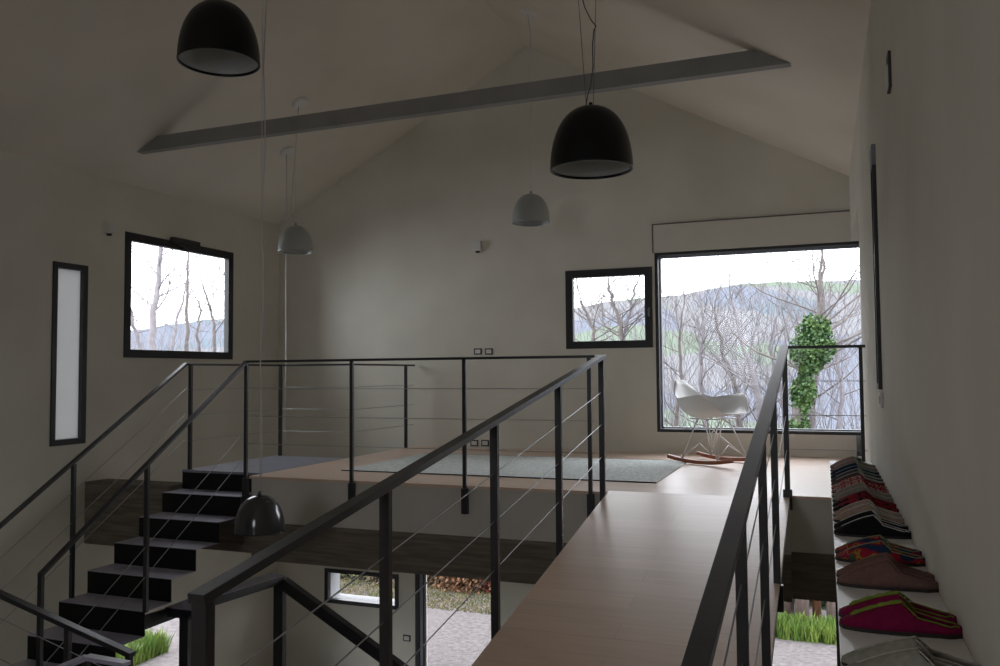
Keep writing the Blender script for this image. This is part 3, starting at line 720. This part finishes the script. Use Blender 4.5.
def tree(name, label, path, r0, r1, nb, blen, seed, mat=BARK, start=.35, depth=2, spread=.8, group='bare trees outside'):
    """path: world points of the trunk"""
    rng = random.Random(seed); base = path[0]; root = thing(name, label, 'tree', tuple(base), group)
    pts = []
    for a, b_ in zip(path, path[1:]):
        for i in range(4): pts.append(a.lerp(b_, i/4))
    pts.append(path[-1])
    pts = [p + Vector((rng.uniform(-.03, .03), rng.uniform(-.03, .03), 0))*(1 if 0 < i else 0) - base for i, p in enumerate(pts)]
    n = len(pts)-1; rs = [r0 + (r1-r0)*i/n for i in range(n+1)]
    bm = bmesh.new(); tube(bm, pts, rs, 8)
    obj('trunk', bm, mat, root, smooth=True)
    bm = bmesh.new()
    for j in range(nb):
        t = start + (1-start)*(j+rng.random()*.6)/nb; i = min(n-1, int(t*n)); p = pts[i].lerp(pts[i+1], t*n-i)
        a = rng.uniform(0, 2*PI); d = Vector((math.cos(a), math.sin(a)*.8, rng.uniform(.15, .8)))
        grow(bm, p, d, blen*rng.uniform(.55, 1.1)*(1-.38*t), rs[i]*.36, depth, rng, spread)
    grow(bm, pts[-1], pts[-1]-pts[-2], blen*.45, r1*.8, 1, rng, spread)
    obj('branches', bm, mat, root, smooth=True)
    return root
def far_path(pix, Y, zbase=ZG-.1):
    ps = [atY(x, y, Y) for x, y in pix]; b = ps[0].copy(); d = ps[0]-ps[1]
    out = [Vector((b.x + (d.x*.3), Y, zbase))] + ps; return out
def left_path(pix, X, zbase=ZG-.1):
    ps = [atX(x, y, X) for x, y in pix]; return [Vector((X, ps[0].y, zbase))] + ps
# through the big window
tI = tree('ivy_tree', 'ivy covered tree at the right of the big window view', far_path([(797, 432), (800, 390), (812, 345), (820, 300), (821, 250)], 15.5), .14, .016, 17, 2.7, 5, BARK, .45, 2, group=None)
rng = random.Random(3); bm = bmesh.new(); base = Vector(tI.location)
for k in range(8500):
    t = rng.random(); y = 445 - 125*t; cx = 797 + (812-797)*t + (4 if t > .6 else 0); wpx = 9 + 3.5*math.sin(t*19) + 11*sstep(.55, .8, t)*(1-.75*sstep(.9, 1.0, t))
    c = atY(cx, y, 15.5); rr = wpx/839*15.5*math.sqrt(rng.random())*.95; a = rng.uniform(0, 2*PI)
    p = c + Vector((rr*math.cos(a), rr*math.sin(a), rng.uniform(-.1, .1))) - base
    n = Vector((rng.gauss(0, 1), rng.gauss(0, 1), rng.gauss(0, 1)+.4)).normalized(); u = n.orthogonal().normalized(); w = n.cross(u); sz = rng.uniform(.02, .045)
    bm.faces.new([bm.verts.new(p+u*sz), bm.verts.new(p+w*sz*.8), bm.verts.new(p-u*sz), bm.verts.new(p-w*sz*.8)])
iv = obj('ivy', bm, noisy('ivy_leaves', (.018, .06, .018), (.075, .135, .035), 5, .6), tI, recalc=False); iv['kind'] = 'stuff'
specs = [
 ('bare tree leaning left behind the rocking chair', [(764, 432), (757, 390), (745, 350), (733, 300)], 16.5, .10, .03, 9, 1.7),
 ('bare tree with a wavy stem left of the ivy tree', [(742, 432), (735, 385), (722, 350), (715, 310)], 18, .09, .03, 10, 1.9),
 ('slender bare tree just above the chair back', [(705, 432), (700, 380), (702, 330), (700, 290)], 17.5, .08, .02, 10, 1.8),
 ('thin bare tree at the left edge of the big window', [(676, 432), (682, 380), (678, 340), (684, 305)], 16.5, .06, .02, 9, 1.6),
 ('bare tree right of the ivy tree near the window corner', [(838, 432), (842, 390), (836, 350), (846, 310)], 18, .07, .02, 10, 1.8),
 ('tall bare tree with forked top behind the ivy tree', [(812, 432), (814, 380), (826, 330), (822, 290), (824, 262)], 19, .10, .03, 9, 2.1),
 ('crooked bare tree in the middle of the big window', [(785, 432), (780, 390), (770, 350), (778, 312)], 21, .08, .03, 10, 2.0),
 ('forked bare tree filling the small window', [(622, 345), (620, 325), (613, 305), (609, 285)], 15.5, .065, .03, 9, 1.3),
 ('second stem of the forked tree in the small window', [(624, 345), (627, 325), (632, 305), (635, 285)], 15.6, .055, .025, 9, 1.2),
 ('low bare tree at the left side of the small window', [(590, 350), (594, 330), (586, 312), (580, 300)], 17, .06, .03, 10, 1.7)]
for i, (lb, pix, Y, r0, r1, nb, bl) in enumerate(specs):
    tree('bare_tree', lb, far_path(pix, Y), r0*.85, r1*.8, int(nb*1.5), bl, 20+i, BARK if i % 2 else BARK2, .25)
lspecs = [
 ('tall bare tree nearest the left side of the left window', [(152, 350), (154, 310), (160, 270), (164, 225)], -12.5, .12, .05, 9, 1.5),
 ('tall bare tree in the middle of the left window', [(187, 352), (187, 310), (187, 275), (190, 240)], -13.5, .08, .02, 9, 1.4),
 ('bare tree leaning right behind the middle of the left window', [(171, 352), (176, 325), (183, 300), (187, 280)], -14.5, .08, .02, 9, 1.8),
 ('small bare tree near the right side of the left window', [(214, 355), (214, 330), (211, 310), (206, 295)], -15, .08, .03, 12, 2.0),
 ('low bare tree in the lower left corner of the left window', [(140, 352), (136, 330), (132, 315), (128, 300)], -13.5, .08, .03, 9, 1.3),
 ('thin bare tree between the two tall ones in the left window', [(200, 355), (197, 330), (201, 310), (197, 300)], -17, .08, .03, 12, 2.2)]
for i, (lb, pix, X, r0, r1, nb, bl) in enumerate(lspecs):
    tree('bare_tree', lb, left_path(pix, X), r0*.72, r1*.7, nb, bl, 60+i, BARK if i % 2 else BARK2, .45)
# scrub of fine stems in front of the field
def scrub(name, label, x0, x1, y0, y1, n, h, mat, seed):
    rng = random.Random(seed); bm = bmesh.new(); cx = (x0+x1)/2; cyy = (y0+y1)/2
    for k in range(n):
        p = Vector((rng.uniform(x0, x1)-cx, rng.uniform(y0, y1)-cyy, 0)); d = Vector((rng.uniform(-.4, .4), rng.uniform(-.4, .4), 1))
        grow(bm, p, d, h*rng.uniform(.6, 1.1), .010, 1, rng, .5)
    o = obj(name, bm, mat, loc=(cx, cyy, ZG-.08)); tag(o, label, 'shrubs', kind='stuff'); return o
scrub('thicket', 'thicket of bare twigs beyond the big window', -6.5, 3.5, 17.5, 22, 440, 4.6, BARK2, 1)
scrub('thicket', 'thicket of bare twigs beyond the left window', -21, -13, 10, 22, 420, 4.9, BARK2, 2)
# ground level planting behind the yard
def leafy(name, label, cat, c, rx, ry, h, n, mat, sz, seed, kind=None, group=None):
    rng = random.Random(seed); bm = bmesh.new()
    for k in range(n):
        a = rng.uniform(0, 2*PI); q = math.sqrt(rng.random()); t = rng.random()**.8; sc = math.sqrt(max(0, 1-t*t*.8))
        p = Vector((rx*q*math.cos(a)*sc, ry*q*math.sin(a)*sc, h*t)); nn = Vector((rng.gauss(0, 1), rng.gauss(0, 1), rng.gauss(0, .8))).normalized(); u = nn.orthogonal().normalized(); w = nn.cross(u); s_ = sz*rng.uniform(.6, 1.3)
        bm.faces.new([bm.verts.new(p+u*s_), bm.verts.new(p+w*s_*.7), bm.verts.new(p-u*s_), bm.verts.new(p-w*s_*.7)])
    for k in range(8):
        a = rng.uniform(0, 2*PI); tube(bm, [(0, 0, 0), (rx*.6*math.cos(a), ry*.6*math.sin(a), h*.8)], .012, 4)
    o = obj(name, bm, mat, loc=c, recalc=False); tag(o, label, cat, group, kind); return o
hc = [('tan', (.42, .32, .20), (.55, .45, .30)), ('orange', (.48, .27, .11), (.55, .40, .22)), ('olive', (.30, .34, .12), (.45, .46, .22)), ('rust', (.55, .22, .10), (.62, .36, .20)), ('red', (.55, .07, .07), (.50, .20, .14)), ('dark green', (.05, .20, .07), (.14, .34, .12))]
hm = {n: noisy('shrub_'+n.replace(' ', '_'), tuple(q*.3 for q in a), tuple(q*.3 for q in b_), 4, .9) for n, a, b_ in hc}
row = [(-9.3, 'tan', 'tan shrub at the left of the low window view'), (-8.4, 'olive', 'olive shrub in the low window view'), (-7.5, 'tan', 'tan shrub beyond the left edge of the glazed door'),
       (-6.75, 'orange', 'orange shrub beyond the glazed door'), (-6.1, 'rust', 'rust shrub beyond the middle of the glazed door'), (-5.45, 'red', 'red leaved shrub beyond the right of the glazed door'), (-4.8, 'dark green', 'dark green shrub hidden partly by the ramp'),
       (-1.3, 'dark green', 'dark green shrub beyond the opening right of the ramp'), (-.1, 'dark green', 'dark green shrub behind the weathered trunks')]
for i, (x, c, lb) in enumerate(row):
    leafy('shrub', lb, 'shrub', (x, (14.1 if i < 7 else 15.2)+.2*(i % 2), ZG-.05), .66, .45, 1.3 if c != 'dark green' or i >= 7 else .9, 7000, hm[c], .036, 100+i, group='shrubs along the yard')
def grass(name, label, x0, x1, y0, y1, n, h, seed, mat):
    rng = random.Random(seed); bm = bmesh.new(); cx, cy_ = (x0+x1)/2, (y0+y1)/2
    for k in range(n):
        p = Vector((rng.uniform(x0, x1)-cx, rng.uniform(y0, y1)-cy_, 0)); a = rng.uniform(0, PI); u = Vector((math.cos(a), math.sin(a), 0))*.012; hh = h*rng.uniform(.5, 1.2)
        l = Vector((rng.uniform(-.4, .4), rng.uniform(-.4, .4), 1))*hh
        m_ = l*.55 + Vector((0, 0, hh*.12))
        a_, b_, c_, d_, e_ = bm.verts.new(p-u), bm.verts.new(p+u), bm.verts.new(p+m_+u*.8), bm.verts.new(p+m_-u*.8), bm.verts.new(p+l)
        bm.faces.new((a_, b_, c_, d_)); bm.faces.new((d_, c_, e_))
    o = obj(name, bm, mat, loc=(cx, cy_, ZG-.05), recalc=False); return tag(o, label, 'grass', kind='stuff')
GR = noisy('bright_grass', (.06, .125, .012), (.13, .19, .025), 3, .8); GR2 = noisy('yellowing_grass', (.09, .10, .03), (.16, .13, .06), 2, .8)
grass('grass', 'strip of yellowing grass at the back of the yard', -10, -3.5, 12.7, 14.0, 16000, .06, 5, GR2)
grass('grass', 'bright green grass beyond the opening right of the ramp', -1.6, .9, 12.95, 13.6, 5500, .26, 6, GR)
grass('grass', 'bright green grass beside the house on the left', -9.5, -8.7, 8.5, 9.5, 4500, .30, 7, GR)
PINK = noisy('weathered_trunk', (.12, .08, .07), (.19, .14, .125), 5, .9, .4, 30, stretch=(6, 6, 1))
for i, x in enumerate((-.95, -.62, -.42, -.2, .02, .3, .62)):
    bm = bmesh.new(); rr = .06+.035*((i*7) % 3)/2
    tube(bm, [(0, 0, 0), (.02*((i % 3)-1), .0, .8), (.05*((i % 2)-.5), .02, 1.9), (.0, .04, 2.6)], [rr*1.2, rr, rr*.85, rr*.3], 10)
    o = obj('tree_trunk', bm, PINK if i % 3 else hm['rust'], loc=(x, 14.0+.2*(i % 2), ZG-.06), smooth=True)
    tag(o, 'weathered bare trunk behind the grass, seen right of the ramp', 'tree trunk', 'weathered trunks behind the grass')

# ------------------------------------------------------------ light
w = bpy.data.worlds.new('overcast'); scene.world = w; w.use_nodes = True
bg = w.node_tree.nodes['Background']; bg.inputs[0].default_value = (.87, .90, .96, 1); bg.inputs[1].default_value = 6.4
def portal(name, loc, rot, sx, sy):
    l = bpy.data.lights.new(name, 'AREA'); l.shape = 'RECTANGLE'; l.size = sx; l.size_y = sy; l.cycles.is_portal = True
    o = bpy.data.objects.new(name, l); COL.objects.link(o); o.location = loc; o.rotation_euler = rot
portal('portal_far', ((BW[0]+XR)/2, YF+.2, .34), (-PI/2, 0, 0), 2.0, 1.95)
portal('portal_left', (XL-.06, 7.5, .85), (0, -PI/2, 0), 1.3, 1.7)
portal('portal_small', (-2.26, YF+.2, .72), (-PI/2, 0, 0), .9, .9)
portal('portal_door', (-4.17, YF+.2, -2.9), (-PI/2, 0, 0), 1.0, 1.9)
portal('portal_opening', (-1.05, YF+.2, -2.9), (-PI/2, 0, 0), 2.3, 1.9)
portal('portal_side', (XL-.06, 7.26, -3.2), (0, -PI/2, 0), 1.2, 1.5)
for i, h in enumerate(fill_win_h): portal('portal_back', ((h[0]+h[1])/2, YB-.1, (h[2]+h[3])/2), (PI/2, 0, 0), h[1]-h[0], h[3]-h[2])
vs = scene.view_settings; vs.view_transform = 'Standard'; vs.look = 'None'; vs.gamma = 1; vs.use_curve_mapping = False; vs.exposure = 0.0
scene.cycles.max_bounces = 14; scene.cycles.diffuse_bounces = 10; scene.cycles.transparent_max_bounces = 12
scene.cycles.use_denoising = True
